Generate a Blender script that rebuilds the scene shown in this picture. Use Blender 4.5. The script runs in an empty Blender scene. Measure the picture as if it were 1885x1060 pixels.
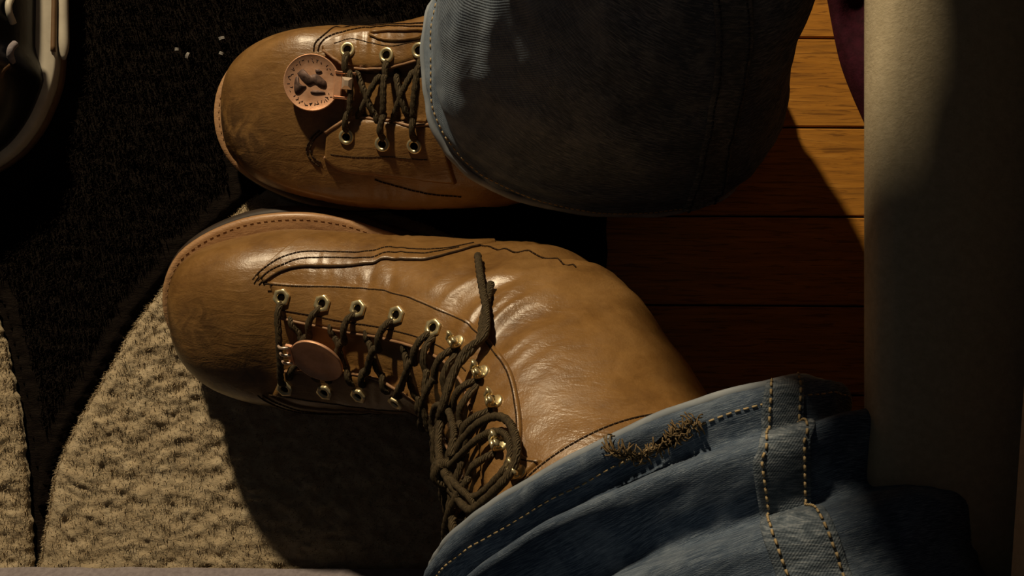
import bpy, math, random
import numpy as np
from mathutils import Vector, Matrix, noise
from mathutils.bvhtree import BVHTree
random.seed(7); rng = np.random.default_rng(7)
PI = math.pi
scene = bpy.context.scene

# ------------------------------------------------------------------ camera
H, F = 0.70, 1980.0                       # camera height, focal length in pixels (frame 1885 x 1060)
cam_d = bpy.data.cameras.new('camera'); cam = bpy.data.objects.new('camera', cam_d)
scene.collection.objects.link(cam)
cam.location = (0, 0, H); cam.rotation_euler = (0, 0, 0)
cam_d.sensor_width = 36; cam_d.lens = 36 * F / 1885; cam_d.clip_start = 0.01
scene.camera = cam
# ------------------------------------------------------------------ world, lamp, exposure
w = bpy.data.worlds.new('room'); scene.world = w; w.use_nodes = True
w.node_tree.nodes['Background'].inputs[0].default_value = (0.92, 0.90, 0.92, 1)
w.node_tree.nodes['Background'].inputs[1].default_value = 0.014
ld = bpy.data.lights.new('room_lamp', 'POINT'); ld.energy = 78; ld.color = (1.0, 0.80, 0.52); ld.shadow_soft_size = 0.036
lamp = bpy.data.objects.new('room_lamp', ld); scene.collection.objects.link(lamp)
lamp.location = (-0.504, 1.28, 0.869)
scene.view_settings.view_transform = 'Standard'; scene.view_settings.look = 'None'
scene.view_settings.gamma = 1; scene.view_settings.use_curve_mapping = False
scene.view_settings.exposure = 0.0

# ------------------------------------------------------------------ helpers
COL = scene.collection
def px(x, y, z=0.0):                      # picture point -> world point at height z
    d = H - z
    return np.array([(x - 942.5) / F * d, (530 - y) / F * d, z])
def tag(o, label=None, cat=None, group=None, kind=None):
    if label: o['label'] = label
    if cat: o['category'] = cat
    if group: o['group'] = group
    if kind: o['kind'] = kind
    return o
def empty(name, loc, label=None, cat=None, group=None):
    o = bpy.data.objects.new(name, None); COL.objects.link(o); o.location = tuple(loc); o.empty_display_size = 0.02
    return tag(o, label, cat, group)
def wloc(o):
    p = Vector((0, 0, 0))
    while o is not None: p += o.location; o = o.parent
    return p
def make(name, V, Fc, mat, parent=None, smooth=True, uv=None, base=None):
    V = np.asarray(V, float)
    if parent is not None: b = np.array(wloc(parent))
    elif base is not None: b = np.asarray(base, float)
    else: b = np.zeros(3)
    me = bpy.data.meshes.new(name); me.from_pydata((V - b).tolist(), [], [list(map(int, f)) for f in Fc]); me.update()
    if smooth: me.polygons.foreach_set('use_smooth', [True] * len(me.polygons))
    if uv is not None:
        l = me.uv_layers.new(name='UVMap'); li = np.zeros(len(me.loops), int); me.loops.foreach_get('vertex_index', li)
        l.data.foreach_set('uv', np.asarray(uv, float)[li].ravel())
    if mat is not None: me.materials.append(mat)
    o = bpy.data.objects.new(name, me); COL.objects.link(o)
    if parent is not None: o.parent = parent
    elif base is not None: o.location = tuple(b)
    return o
class Acc:                                # collects shapes into one mesh
    def __init__(s): s.V = []; s.F = []; s.n = 0
    def add(s, V, Fc):
        V = np.asarray(V, float); s.V.append(V); s.F += [[i + s.n for i in f] for f in Fc]; s.n += len(V); return s
    def build(s, name, mat, parent=None, smooth=True, base=None):
        return make(name, np.concatenate(s.V), s.F, mat, parent, smooth, base=base)
def grid_faces(n, m, wrap_m=False, wrap_n=False, flip=False):
    f = []
    for i in range(n if wrap_n else n - 1):
        for j in range(m if wrap_m else m - 1):
            a, b, c, d = i * m + j, i * m + (j + 1) % m, ((i + 1) % n) * m + (j + 1) % m, ((i + 1) % n) * m + j
            f.append((a, d, c, b) if flip else (a, b, c, d))
    return f
def catmull(P, n):
    P = np.asarray(P, float); k = len(P)
    if k == 2: return P[0] + (P[1] - P[0]) * np.linspace(0, 1, n)[:, None]
    t = np.linspace(0, k - 1, n); i = np.clip(t.astype(int), 0, k - 2); f = (t - i)[:, None]
    p0 = np.where((i == 0)[:, None], 2 * P[0] - P[1], P[np.clip(i - 1, 0, k - 1)]); p1 = P[i]; p2 = P[i + 1]
    p3 = np.where((i == k - 2)[:, None], 2 * P[-1] - P[-2], P[np.clip(i + 2, 0, k - 1)])
    return 0.5 * (2 * p1 + (p2 - p0) * f + (2 * p0 - 5 * p1 + 4 * p2 - p3) * f ** 2 + (3 * p1 - p0 - 3 * p2 + p3) * f ** 3)
def resample(P, n):                       # equal steps along a polyline
    P = np.asarray(P, float); d = np.r_[0, np.cumsum(np.linalg.norm(np.diff(P, axis=0), axis=1))]
    t = np.linspace(0, d[-1], n); return np.stack([np.interp(t, d, P[:, k]) for k in range(P.shape[1])], 1)
def plen(P): return float(np.linalg.norm(np.diff(np.asarray(P), axis=0), axis=1).sum())
def norm(v): v = np.asarray(v, float); return v / (np.linalg.norm(v, axis=-1, keepdims=True) + 1e-12)
def tube(P, r, k=8, up=None, flat=1.0, closed=False):
    """tube along P; r scalar or per point; flat squeezes along 'up'"""
    P = np.asarray(P, float); n = len(P); r = np.broadcast_to(np.asarray(r, float), (n,))
    T = norm(np.gradient(P, axis=0)) if not closed else norm(np.roll(P, -1, 0) - np.roll(P, 1, 0))
    if up is None:
        u = np.array([0, 0, 1.0]); 
        if abs(T[0] @ u) > .9: u = np.array([1.0, 0, 0])
        N = np.zeros_like(P); cur = u
        for i in range(n):
            cur = cur - T[i] * (cur @ T[i]); cur = cur / (np.linalg.norm(cur) + 1e-9); N[i] = cur
    else:
        N = np.broadcast_to(np.asarray(up, float), P.shape); N = norm(N - T * (N * T).sum(1, keepdims=True))
    B = np.cross(T, N); a = np.arange(k) * 2 * PI / k
    V = P[:, None] + (np.cos(a)[None, :, None] * N[:, None] * flat + np.sin(a)[None, :, None] * B[:, None]) * r[:, None, None]
    V = V.reshape(-1, 3); f = grid_faces(n, k, wrap_m=True, wrap_n=closed)
    if not closed:
        f += [list(range(k))[::-1], list(range((n - 1) * k, n * k))]
    return V, f
def fbm(p, o=3): return noise.fractal(Vector(p), 1.0, 2.0, o)
def nz(p): return noise.noise(Vector(p))
def sstep(a, b, x): t = np.clip((x - a) / (b - a), 0, 1); return t * t * (3 - 2 * t)

# ------------------------------------------------------------------ materials
class M:
    def __init__(s, name, rough=.6, metal=0, spec=.5):
        s.m = bpy.data.materials.new(name); s.m.use_nodes = True; s.t = s.m.node_tree; s.n = s.t.nodes; s.l = s.t.links
        s.b = s.n['Principled BSDF']; s.b.inputs['Roughness'].default_value = rough; s.b.inputs['Metallic'].default_value = metal
        s.b.inputs['Specular IOR Level'].default_value = spec
        s.tc = s.n.new('ShaderNodeTexCoord')
    def coord(s, scale=(1, 1, 1), kind='Object', rot=(0, 0, 0)):
        mp = s.n.new('ShaderNodeMapping'); mp.inputs['Scale'].default_value = scale; mp.inputs['Rotation'].default_value = rot
        s.l.new(s.tc.outputs[kind], mp.inputs[0]); return mp.outputs[0]
    def noise(s, co, scale, detail=4, rough=.6, dist=0):
        n = s.n.new('ShaderNodeTexNoise'); n.inputs['Scale'].default_value = scale; n.inputs['Detail'].default_value = detail
        n.inputs['Roughness'].default_value = rough; n.inputs['Distortion'].default_value = dist
        s.l.new(co, n.inputs['Vector']); return n.outputs['Fac']
    def wave(s, co, scale, dist=0, detail=2, dscale=1, typ='BANDS', axis='X'):
        n = s.n.new('ShaderNodeTexWave'); n.wave_type = typ; n.bands_direction = axis; n.inputs['Scale'].default_value = scale
        n.inputs['Distortion'].default_value = dist; n.inputs['Detail'].default_value = detail; n.inputs['Detail Scale'].default_value = dscale
        s.l.new(co, n.inputs['Vector']); return n.outputs['Fac']
    def vor(s, co, scale, feature='F1'):
        n = s.n.new('ShaderNodeTexVoronoi'); n.feature = feature; n.inputs['Scale'].default_value = scale
        s.l.new(co, n.inputs['Vector']); return n.outputs['Distance']
    def ramp(s, fac, stops):
        r = s.n.new('ShaderNodeValToRGB'); e = r.color_ramp.elements
        while len(e) < len(stops): e.new(.5)
        for k, (p, c) in enumerate(stops): e[k].position = p; e[k].color = (*c, 1) if len(c) == 3 else c
        s.l.new(fac, r.inputs[0]); return r.outputs[0]
    def mix(s, fac, a, b, mode='MIX'):
        m = s.n.new('ShaderNodeMix'); m.data_type = 'RGBA'; m.blend_type = mode
        for sock, v in ((m.inputs[0], fac), (m.inputs[6], a), (m.inputs[7], b)):
            if isinstance(v, (int, float)): sock.default_value = v
            elif isinstance(v, tuple): sock.default_value = (*v, 1)
            else: s.l.new(v, sock)
        return m.outputs[2]
    def math(s, op, a, b=0.0):
        m = s.n.new('ShaderNodeMath'); m.operation = op
        for sock, v in ((m.inputs[0], a), (m.inputs[1], b)):
            if isinstance(v, (int, float)): sock.default_value = v
            else: s.l.new(v, sock)
        return m.outputs[0]
    def col(s, v):
        if isinstance(v, tuple): s.b.inputs['Base Color'].default_value = (*v, 1)
        else: s.l.new(v, s.b.inputs['Base Color'])
        return s
    def rough(s, v): s.l.new(v, s.b.inputs['Roughness']); return s
    def bump(s, *hs, dist=.001):
        prev = None
        for h, st in hs:
            b = s.n.new('ShaderNodeBump'); b.inputs['Strength'].default_value = st; b.inputs['Distance'].default_value = dist
            s.l.new(h, b.inputs['Height'])
            if prev is not None: s.l.new(prev, b.inputs['Normal'])
            prev = b.outputs[0]
        s.l.new(prev, s.b.inputs['Normal']); return s

def leather(name, base, dark, light, rough=.42):
    m = M(name, rough, spec=.5); co = m.coord()
    big = m.noise(co, 22, 5, .62, .6); fine = m.noise(co, 130, 5, .65, .3); grain = m.noise(co, 900, 2, .5)
    c = m.ramp(big, [(.30, dark), (.48, base), (.72, light)])
    c = m.mix(.35, c, m.ramp(fine, [(.32, dark), (.6, base), (.8, light)]))
    scr = m.ramp(m.noise(m.coord((1, 9, 6), rot=(0, 0, .5)), 60, 3, .5, .4), [(.66, (0, 0, 0)), (.74, (1, 1, 1))])
    c = m.mix(m.math('MULTIPLY', scr, .22), c, light)
    at = m.n.new('ShaderNodeAttribute'); at.attribute_name = 'wear'
    wf = m.math('MULTIPLY', at.outputs['Fac'], m.ramp(m.noise(co, 75, 5, .65, .8), [(.40, (.10,) * 3), (.56, (1,) * 3)]))
    c = m.mix(wf, c, (.050, .024, .010))
    m.col(c)
    m.rough(m.ramp(m.noise(co, 45, 4, .6), [(.3, (rough - .08,) * 3), (.7, (rough + .16,) * 3)]))
    m.b.inputs['Coat Weight'].default_value = .38; m.b.inputs['Coat Roughness'].default_value = .30
    wr = m.noise(m.coord((1, 3.2, 1.2), rot=(0, 0, .6)), 60, 4, .6, .8)
    m.bump((grain, .12), (wr, .45), (fine, .25), dist=.0012)
    return m
MAT = {}
MAT['leather'] = leather('brown_leather', (.275, .142, .043), (.140, .066, .019), (.40, .225, .082), .33).m
MAT['leather_edge'] = leather('raw_leather_edge', (.35, .185, .085), (.2, .095, .04), (.46, .27, .14), .6).m
MAT['welt'] = leather('tan_welt', (.48, .26, .115), (.30, .145, .06), (.6, .36, .18), .5).m
m = M('dark_rubber', .6); c = m.coord(); m.col(m.ramp(m.noise(c, 60, 4), [(.3, (.02, .013, .009)), (.7, (.05, .032, .02))])); MAT['rubber'] = m.m
m = M('dark_thread', .8, spec=.2); c = m.coord(); m.col(m.ramp(m.noise(c, 500, 2), [(.3, (.03, .016, .007)), (.7, (.06, .033, .014))])); MAT['thread'] = m.m
m = M('tan_thread', .8, spec=.2); c = m.coord(); m.col(m.ramp(m.noise(c, 500, 2), [(.3, (.38, .28, .15)), (.7, (.55, .42, .24))])); MAT['tan_thread'] = m.m
m = M('welt_thread', .8, spec=.2); c = m.coord(); m.col(m.ramp(m.noise(c, 500, 2), [(.3, (.28, .145, .06)), (.7, (.40, .22, .10))])); MAT['welt_thread'] = m.m
m = M('navy_thread', .8, spec=.2); c = m.coord(); m.col(m.ramp(m.noise(c, 500, 2), [(.3, (.03, .04, .065)), (.7, (.06, .075, .11))])); MAT['navy_thread'] = m.m
m = M('brass', .34, .75); c = m.coord(); m.col(m.ramp(m.noise(c, 200, 3), [(.3, (.72, .58, .30)), (.7, (.92, .80, .50))])); MAT['brass'] = m.m
m = M('copper', .36, 1); c = m.coord(); m.col(m.ramp(m.noise(c, 150, 4), [(.3, (.62, .30, .17)), (.7, (.86, .50, .32))])); MAT['copper'] = m.m
m = M('copper_matte', .55, .55); c = m.coord(); m.col(m.ramp(m.noise(c, 150, 4), [(.3, (.70, .36, .20)), (.7, (.88, .52, .33))])); m.bump((m.noise(c, 600, 3), .2), dist=.0004); MAT['copper_matte'] = m.m
m = M('dark_patina', .6, .3); c = m.coord(); m.col(m.ramp(m.noise(c, 500, 4), [(.35, (.07, .04, .03)), (.7, (.22, .13, .10))])); MAT['patina'] = m.m
m = M('bright_copper', .3, .6); c = m.coord(); m.col(m.ramp(m.noise(c, 100, 2), [(.3, (.88, .62, .45)), (.7, (.95, .75, .58))])); MAT['bright_copper'] = m.m
m = M('frayed_yarn', .85, spec=.15); c = m.coord(); m.col(m.ramp(m.noise(c, 600, 3), [(.3, (.10, .065, .028)), (.7, (.28, .20, .11))])); MAT['fray'] = m.m
m = M('brown_lace', .75, spec=.3); c = m.coord(); m.col(m.ramp(m.noise(c, 700, 3), [(.3, (.042, .030, .014)), (.7, (.115, .082, .042))]))
m.bump((m.wave(m.coord(rot=(.4, .7, .3)), 420, 1.5), .8), dist=.0005); MAT['lace'] = m.m
m = M('black_hole', .9, spec=0); m.col(m.ramp(m.noise(m.coord(), 50), [(0, (.004, .003, .002)), (1, (.008, .005, .003))])); MAT['hole'] = m.m
def denim(name, dark, mid, light, UVK='UV'):
    m = M(name, .85, spec=.15); ob = m.coord()
    st = m.noise(m.coord((1, 7, 1), kind=UVK), 190, 4, .65, .3)       # slubs run across the leg
    st2 = m.noise(m.coord((5, 1, 1), kind=UVK), 320, 3, .6)
    big = m.noise(ob, 16, 5, .6, .5); fad = m.noise(ob, 45, 4, .6, .4)
    c = m.ramp(st, [(.36, dark), (.5, mid), (.64, light)])
    c = m.mix(m.math('MULTIPLY', st2, .35), c, mid)
    c = m.mix(m.ramp(big, [(.40, (.0,) * 3), (.68, (.75,) * 3)]), c, dark)
    c = m.mix(m.ramp(fad, [(.52, (0,) * 3), (.75, (.45,) * 3)]), c, light)
    fa = m.n.new('ShaderNodeAttribute'); fa.attribute_name = 'fade_lit'  # rubbed denim plus lit-strip brightness painted into the colour
    c = m.mix(m.math('MULTIPLY', fa.outputs['Fac'], m.ramp(m.noise(ob, 90, 5, .65), [(.3, (.35,) * 3), (.65, (1,) * 3)])), c, light)
    m.col(c)
    tw = m.wave(m.coord((1, 1, 1), kind=UVK, rot=(0, 0, .6)), 330, .6)
    m.bump((tw, .25), (st, .7), dist=.0008); return m
MAT['denim'] = denim('blue_denim', (.030, .047, .082), (.115, .160, .235), (.36, .43, .52)).m
MAT['denim_edge'] = denim('worn_denim_edge', (.18, .21, .25), (.36, .40, .45), (.58, .61, .63)).m
def wood():
    m = M('oak_strip', .38, spec=.45)
    oi = m.n.new('ShaderNodeObjectInfo'); r = oi.outputs['Random']
    off = m.n.new('ShaderNodeCombineXYZ'); m.l.new(m.math('MULTIPLY', r, 9.0), off.inputs[0]); m.l.new(m.math('MULTIPLY', r, 31.0), off.inputs[1])
    va = m.n.new('ShaderNodeVectorMath'); m.l.new(m.tc.outputs['Object'], va.inputs[0]); m.l.new(off.outputs[0], va.inputs[1])
    def cc(s):
        mp = m.n.new('ShaderNodeMapping'); mp.inputs['Scale'].default_value = s; m.l.new(va.outputs[0], mp.inputs[0]); return mp.outputs[0]
    g = m.noise(cc((3.0, 42, 10)), 5, 6, .62, .25); p = m.noise(cc((9, 150, 40)), 4.5, 4, .62, .6); b = m.noise(cc((2, 9, 3)), 5, 4)
    c = m.ramp(g, [(.30, (.30, .125, .022)), (.55, (.52, .215, .028)), (.75, (.66, .31, .055))])
    c = m.mix(m.ramp(p, [(.53, (0,) * 3), (.62, (.85,) * 3)]), c, (.15, .05, .010))
    c = m.mix(m.math('MULTIPLY', b, .35), c, (.52, .27, .06))
    hs = m.n.new('ShaderNodeHueSaturation'); m.l.new(c, hs.inputs['Color']); m.l.new(m.math('ADD', m.math('MULTIPLY', r, .35), .8), hs.inputs['Value'])
    m.col(hs.outputs[0]); m.bump((p, .25), (g, .12), dist=.0006); return m.m
MAT['wood'] = wood()
m = M('subfloor_dark', .9); m.col(m.ramp(m.noise(m.coord(), 30), [(0, (.015, .008, .004)), (1, (.03, .016, .008))])); MAT['gap'] = m.m
m = M('dark_rug', .95, spec=.1); c = m.coord(); m.col(m.ramp(m.noise(m.coord((1, 3, 1)), 160, 5, .7), [(.3, (.006, .004, .003)), (.6, (.015, .0105, .008)), (.8, (.030, .021, .015))]))
m.bump((m.noise(m.coord((1, 3, 1)), 300, 4, .7), .8), dist=.002); MAT['rug'] = m.m
m = M('cream_fleece', .95, spec=.1); c = m.coord(); m.col(m.ramp(m.noise(c, 90, 5, .65), [(.3, (.43, .335, .21)), (.55, (.54, .435, .285)), (.8, (.63, .53, .37))]))
m.bump((m.noise(m.coord((1, 1.5, 1)), 260, 5, .65, .6), .7), dist=.002); MAT['fleece'] = m.m
m = M('sofa_fabric', .9, spec=.15); c = m.coord(); m.col(m.ramp(m.noise(c, 350, 4), [(.3, (.48, .40, .265)), (.7, (.60, .51, .35))])); m.bump((m.noise(c, 900, 3), .4), dist=.0006); MAT['sofa'] = m.m
m = M('cushion_linen', .9, spec=.15); c = m.coord(); m.col(m.ramp(m.noise(c, 350, 4), [(.3, (.66, .57, .41)), (.7, (.78, .69, .52))])); m.bump((m.noise(c, 900, 3), .4), dist=.0006); MAT['cushion'] = m.m
m = M('dark_wood', .5); c = m.coord((1, 8, 8)); m.col(m.ramp(m.noise(c, 12, 5), [(.3, (.02, .01, .006)), (.7, (.05, .026, .014))])); MAT['darkwood'] = m.m
m = M('maroon_cloth', .85, spec=.15); c = m.coord(); m.col(m.ramp(m.noise(c, 200, 4), [(.3, (.022, .003, .008)), (.7, (.05, .007, .017))])); m.bump((m.noise(c, 700, 3), .5), dist=.0006); MAT['maroon'] = m.m
m = M('grey_cloth', .9, spec=.15); c = m.coord(); m.col(m.ramp(m.noise(c, 300, 4), [(.3, (.22, .19, .20)), (.7, (.34, .30, .31))])); m.bump((m.noise(c, 700, 3), .5), dist=.0006); MAT['greycloth'] = m.m
m = M('black_gloss', .3, spec=.5); c = m.coord(); m.col(m.ramp(m.noise(c, 60, 4), [(.3, (.003, .003, .005)), (.7, (.007, .007, .011))])); m.bump((m.noise(c, 200, 3), .2), dist=.0006); MAT['black'] = m.m
m = M('white_midsole', .5); c = m.coord(); m.col(m.ramp(m.noise(c, 60, 4), [(.3, (.50, .45, .36)), (.7, (.68, .62, .50))])); MAT['white'] = m.m
m = M('gum_brown', .6); c = m.coord(); m.col(m.ramp(m.noise(c, 60, 4), [(.3, (.13, .07, .03)), (.7, (.22, .125, .055))])); MAT['gum'] = m.m
m = M('grey_lint', .9, spec=.1); c = m.coord(); m.col(m.ramp(m.noise(c, 400, 3), [(.3, (.32, .30, .28)), (.7, (.5, .47, .44))])); MAT['lint'] = m.m

# ------------------------------------------------------------------ floor of oak strips
def beveled_box(x0, x1, y0, y1, z0, z1, b):
    P = [(x0, y0, z0), (x1, y0, z0), (x1, y1, z0), (x0, y1, z0), (x0, y0, z1 - b), (x1, y0, z1 - b), (x1, y1, z1 - b), (x0, y1, z1 - b),
         (x0 + b, y0 + b, z1), (x1 - b, y0 + b, z1), (x1 - b, y1 - b, z1), (x0 + b, y1 - b, z1)]
    Fc = [(0, 3, 2, 1), (0, 1, 5, 4), (1, 2, 6, 5), (2, 3, 7, 6), (3, 0, 4, 7), (4, 5, 9, 8), (5, 6, 10, 9), (6, 7, 11, 10), (7, 4, 8, 11), (8, 9, 10, 11)]
    return P, Fc
floor = make('floor', *beveled_box(-.95, 1.1, -.85, 1.0, -.04, -.012, .001), MAT['gap'], smooth=False); floor['kind'] = 'structure'
floor.rotation_euler = (0, 0, math.radians(-.35))
PW = 164.3 / F * H; seam0 = (530 - 391) / F * H - .0016
for k in range(-13, 15):
    y0 = seam0 + k * PW; y1 = y0 + PW
    if y1 > .99 or y0 < -.84: continue
    x = -.94 - random.random() * .3
    cuts = [-.94]
    x = -.94 + random.uniform(.15, .7)
    while x < 1.05:
        if not (.10 < x < .26 and -.12 < y0 < .2): cuts.append(x)
        x += random.uniform(.45, .9)
    cuts.append(1.09)
    for a, b in zip(cuts, cuts[1:]):
        cx_, cy_ = (a + b) / 2, (y0 + y1) / 2
        V, Fc = beveled_box(a + .0003, b - .0003, y0 + .0006, y1 - .0006, -.012, 0, .0008)
        o = make('plank', np.array(V) - [cx_, cy_, 0], Fc, MAT['wood'], smooth=False); o.parent = floor; o.location = (cx_, cy_, 0)

RUG_Z = .008
# ------------------------------------------------------------------ boots
KEYS = np.array([  # Dx, Dz (dorsum)  Px, Pz (sole side)  half width  exponent top, exponent bottom, centre shift to the inner side
    (.0070, .034, .0070, .029, .005, 2.1, 2.3, 0), (.0085, .047, .0080, .022, .017, 2.2, 2.5, 0), (.0160, .061, .0140, .018, .0290, 2.25, 2.8, 0), (.032, .073, .030, .016, .0405, 2.3, 3.2, 0),
    (.054, .0790, .053, .016, .0485, 2.3, 3.4, 0), (.077, .0800, .080, .016, .0525, 2.2, 3.5, .0005), (.099, .085, .105, .016, .0525, 2.15, 3.5, .001), (.120, .094, .131, .016, .0505, 2.1, 3.2, .003),
    (.138, .106, .158, .016, .0475, 2.1, 2.9, .006), (.153, .119, .187, .016, .0455, 2.1, 2.7, .009), (.164, .134, .216, .016, .0450, 2.1, 2.5, .011), (.171, .149, .243, .020, .0455, 2.1, 2.4, .012),
    (.174, .164, .266, .038, .0475, 2.1, 2.3, .010), (.175, .180, .279, .068, .0500, 2.1, 2.3, .009), (.175, .196, .288, .100, .0530, 2.1, 2.2, .007), (.174, .212, .299, .135, .0560, 2.1, 2.2, .005),
    (.1755, .220, .306, .156, .0578, 2.1, 2.1, .004), (.176, .227, .312, .176, .0590, 2.1, 2.1, .004), (.177, .234, .318, .196, .0600, 2.1, 2.1, .004)])
def rot(ax, a):
    return np.array(Matrix.Rotation(math.radians(a), 3, ax))
class Boot:
    PIV = np.array([.13, 0, 0])
    def __init__(s, roll, yaw, pitch, T, lean_x=0, lean_y=0, inner=1, keys=KEYS, z0=.105, throat=None, NU=200, NV=160):
        s.z0 = z0
        s.R = rot('Z', yaw) @ rot('X', roll) @ rot('Y', pitch); s.T = np.array(T, float); s.lx, s.ly = lean_x, lean_y
        s.NU, s.NV = NU, NV
        K = catmull(keys, NU); th = np.arange(NV) * 2 * PI / NV; ct, st = np.cos(th), np.sin(th)
        P = np.zeros((NU, NV, 3))
        for i in range(NU):
            Dx, Dz, Px, Pz, w_, eT, eB, sh = K[i]; C = np.array([(Dx + Px) / 2, sh * inner, (Dz + Pz) / 2]); A = np.array([(Dx - Px) / 2, 0, (Dz - Pz) / 2])
            e = np.where(ct > 0, eT, eB); cc = np.sign(ct) * np.abs(ct) ** (2 / e); ss = np.sign(st) * np.abs(st) ** (2 / e)
            P[i] = C + cc[:, None] * A + ss[:, None] * np.array([0, w_, 0])
        P = s.bend(P); s.L = P
        # soft creases over instep and ankle, pushed along the normal
        N = s.normals(P); d = np.zeros((NU, NV))
        for i in range(NU):
            u = i / (NU - 1)
            for j in range(0, NV):
                x, y, z = P[i, j]; a = th[j] if th[j] < PI else th[j] - 2 * PI
                k1 = math.exp(-((u - .66) / .13) ** 2) * sstep(.35, .9, abs(a)) * (1 - sstep(2.2, 2.9, abs(a)))
                q = x * .55 + z * .85
                d[i, j] += k1 * .0024 * (1 - 2 * abs(nz((q * 85 + .6 * nz((x * 30, y * 30, z * 30)), (x - z) * 14, y * 12)))) 
                k2 = math.exp(-((u - .40) / .09) ** 2) * (1 - sstep(2.0, 2.6, abs(a)))
                d[i, j] += k2 * .0007 * (1 - 2 * abs(nz((x * 150, y * 18, z * 20))))
                d[i, j] += .0012 * nz((x * 28, y * 28, z * 28 + 3))
                jj = j if j <= NV / 2 else j - NV
                if throat is not None:
                    e = np.interp(i, throat[0], throat[1]); f_ = np.interp(i, throat[0], throat[2]) if len(throat) > 2 else -e
                    d[i, j] -= .0036 * sstep(throat[0][0] - 2, throat[0][0] + 4, i) * min(sstep(e + .8, e - 1.6, jj), sstep(f_ - .8, f_ + 1.6, jj))
        P = P + N * d[..., None]
        s.P = s.world(P); s.N = s.normals(s.P)
        s.base = np.array([s.T[0], s.T[1], max(0, s.T[2])])
    def bend(s, P):
        P = P.copy(); z = P[..., 2]; k = np.maximum(0, z - s.z0) ** 1.15 * .105 ** -.15
        P[..., 0] += s.lx * k; P[..., 1] += s.ly * k; return P
    def world(s, P): return (np.asarray(P) - s.PIV) @ s.R.T + s.T
    def normals(s, P):
        du = np.gradient(P, axis=0); dv = (np.roll(P, -1, 1) - np.roll(P, 1, 1)) / 2
        n = norm(np.cross(dv, du)); c = P.mean(1, keepdims=True)
        if ((n * (P - c)).sum(-1)).mean() < 0: n = -n
        return n
    def finish(s):
        s.F = grid_faces(s.NU, s.NV, wrap_m=True)
        s.bvh = BVHTree.FromPolygons([Vector(p) for p in s.P.reshape(-1, 3)], s.F)
        return s
    def S(s, u, v, off=0.0):              # u in 0..NU-1, v in cells (wraps)
        u = np.clip(np.asarray(u, float), 0, s.NU - 1.001); v = np.asarray(v, float) % s.NV
        i = u.astype(int); j = v.astype(int) % s.NV; a = (u - i)[..., None]; b = (v - np.floor(v))[..., None]; j1 = (j + 1) % s.NV
        def bl(A): return (A[i, j] * (1 - a) * (1 - b) + A[i, j1] * (1 - a) * b + A[i + 1, j] * a * (1 - b) + A[i + 1, j1] * a * b)
        return bl(s.P) + norm(bl(s.N)) * np.asarray(off)[..., None]
    def Nn(s, u, v): return norm(s.S(u, v, 1.0) - s.S(u, v, 0.0))
    def hit(s, x, y):                     # which (u,v) of the boot shows at a picture point
        for r in range(0, 30):
            for q in ([(0, 0)] if r == 0 else [(r * 3 * math.cos(a), r * 3 * math.sin(a)) for a in np.arange(12) * PI / 6]):
                d = px(x + q[0], y + q[1], 0) - np.array([0, 0, H])
                loc, nr, idx, dist = s.bvh.ray_cast(Vector((0, 0, H)), Vector(d).normalized())
                if loc is not None:
                    i, j = divmod(idx, s.NV); p = np.array(loc); a = b = .5
                    for _ in range(6):
                        e = p - s.S(i + a, j + b); Ju = s.S(i + a + .05, j + b) - s.S(i + a - .05, j + b); Jv = s.S(i + a, j + b + .05) - s.S(i + a, j + b - .05)
                        J = np.stack([Ju, Jv], 1) / .1; da = np.linalg.lstsq(J, e, rcond=None)[0]; a += da[0]; b += da[1]
                        a, b = np.clip(a, -.5, 1.5), np.clip(b, -.5, 1.5)
                    v = j + b
                    if v > s.NV / 2: v -= s.NV
                    return np.array([i + a, v])
        raise ValueError(f'no boot at {x},{y}')
    def uv(s, pts): return np.array([s.hit(x, y) for x, y in pts])
    def path(s, uvs, n, off=.0): c = resample(catmull(uvs, max(40, n)), n); return s.S(c[:, 0], c[:, 1], off)
    def panel(s, A, B, off, n=90, m=14, taper=True):
        A = resample(catmull(A, 120), n); B = resample(catmull(B, 120), n)
        sv = [(0, -.0006), (0, off * .55), (.012, off * .9), (.04, off)] + [(t, off) for t in np.linspace(.08, .92, m)] + [(.96, off), (.988, off * .9), (1, off * .55), (1, -.0006)]
        G = []
        for k, (t, o) in enumerate(sv):
            q = A + (B - A) * t; oo = np.full(n, o)
            oo[0] = oo[-1] = -.0006; oo[1] = min(o, off * .75); oo[-2] = min(o, off * .75)
            G.append(s.S(q[:, 0], q[:, 1], oo))
        G = np.array(G).transpose(1, 0, 2); mm = len(sv)
        f = grid_faces(n, mm)
        a, b, c, d = [G.reshape(-1, 3)[i] for i in f[len(f) // 2]]
        nr = np.cross(b - a, d - a); q = A + (B - A) * .5
        if nr @ s.Nn(q[n // 2, 0], q[n // 2, 1]) < 0: f = [x[::-1] for x in f]
        return G.reshape(-1, 3), f
    def stitches(s, acc, uvs, off, step=.0026, r=.00042, fill=.9):
        c = resample(catmull(uvs, 200), 300); P = s.S(c[:, 0], c[:, 1], off); L = plen(P); k = max(2, int(L / step)); Q = resample(P, k * 10 + 1)
        for i in range(k):
            seg = Q[i * 10:i * 10 + int(10 * fill) + 1][::3]
            if len(seg) >= 2: acc.add(*tube(seg, r, 4))
OUT = [(.0, 0), (.001, .010), (.005, .0215), (.013, .0325), (.03, .0435), (.053, .0520), (.08, .0555), (.105, .0535), (.13, .0465), (.155, .0395), (.18, .0340), (.21, .0330), (.235, .033), (.252, .029), (.262, .020), (.267, .010), (.268, 0)]
def outline(scale=0.0, n=120):
    a = np.array(OUT); h = resample(catmull(a, 160), n // 2 + 1)
    full = np.concatenate([h, (h * [1, -1])[::-1][1:-1]])
    if scale:
        T = norm(np.roll(full, -1, 0) - np.roll(full, 1, 0)); nn = np.stack([-T[:, 1], T[:, 0]], 1); full = full + nn * scale
    return full
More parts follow.
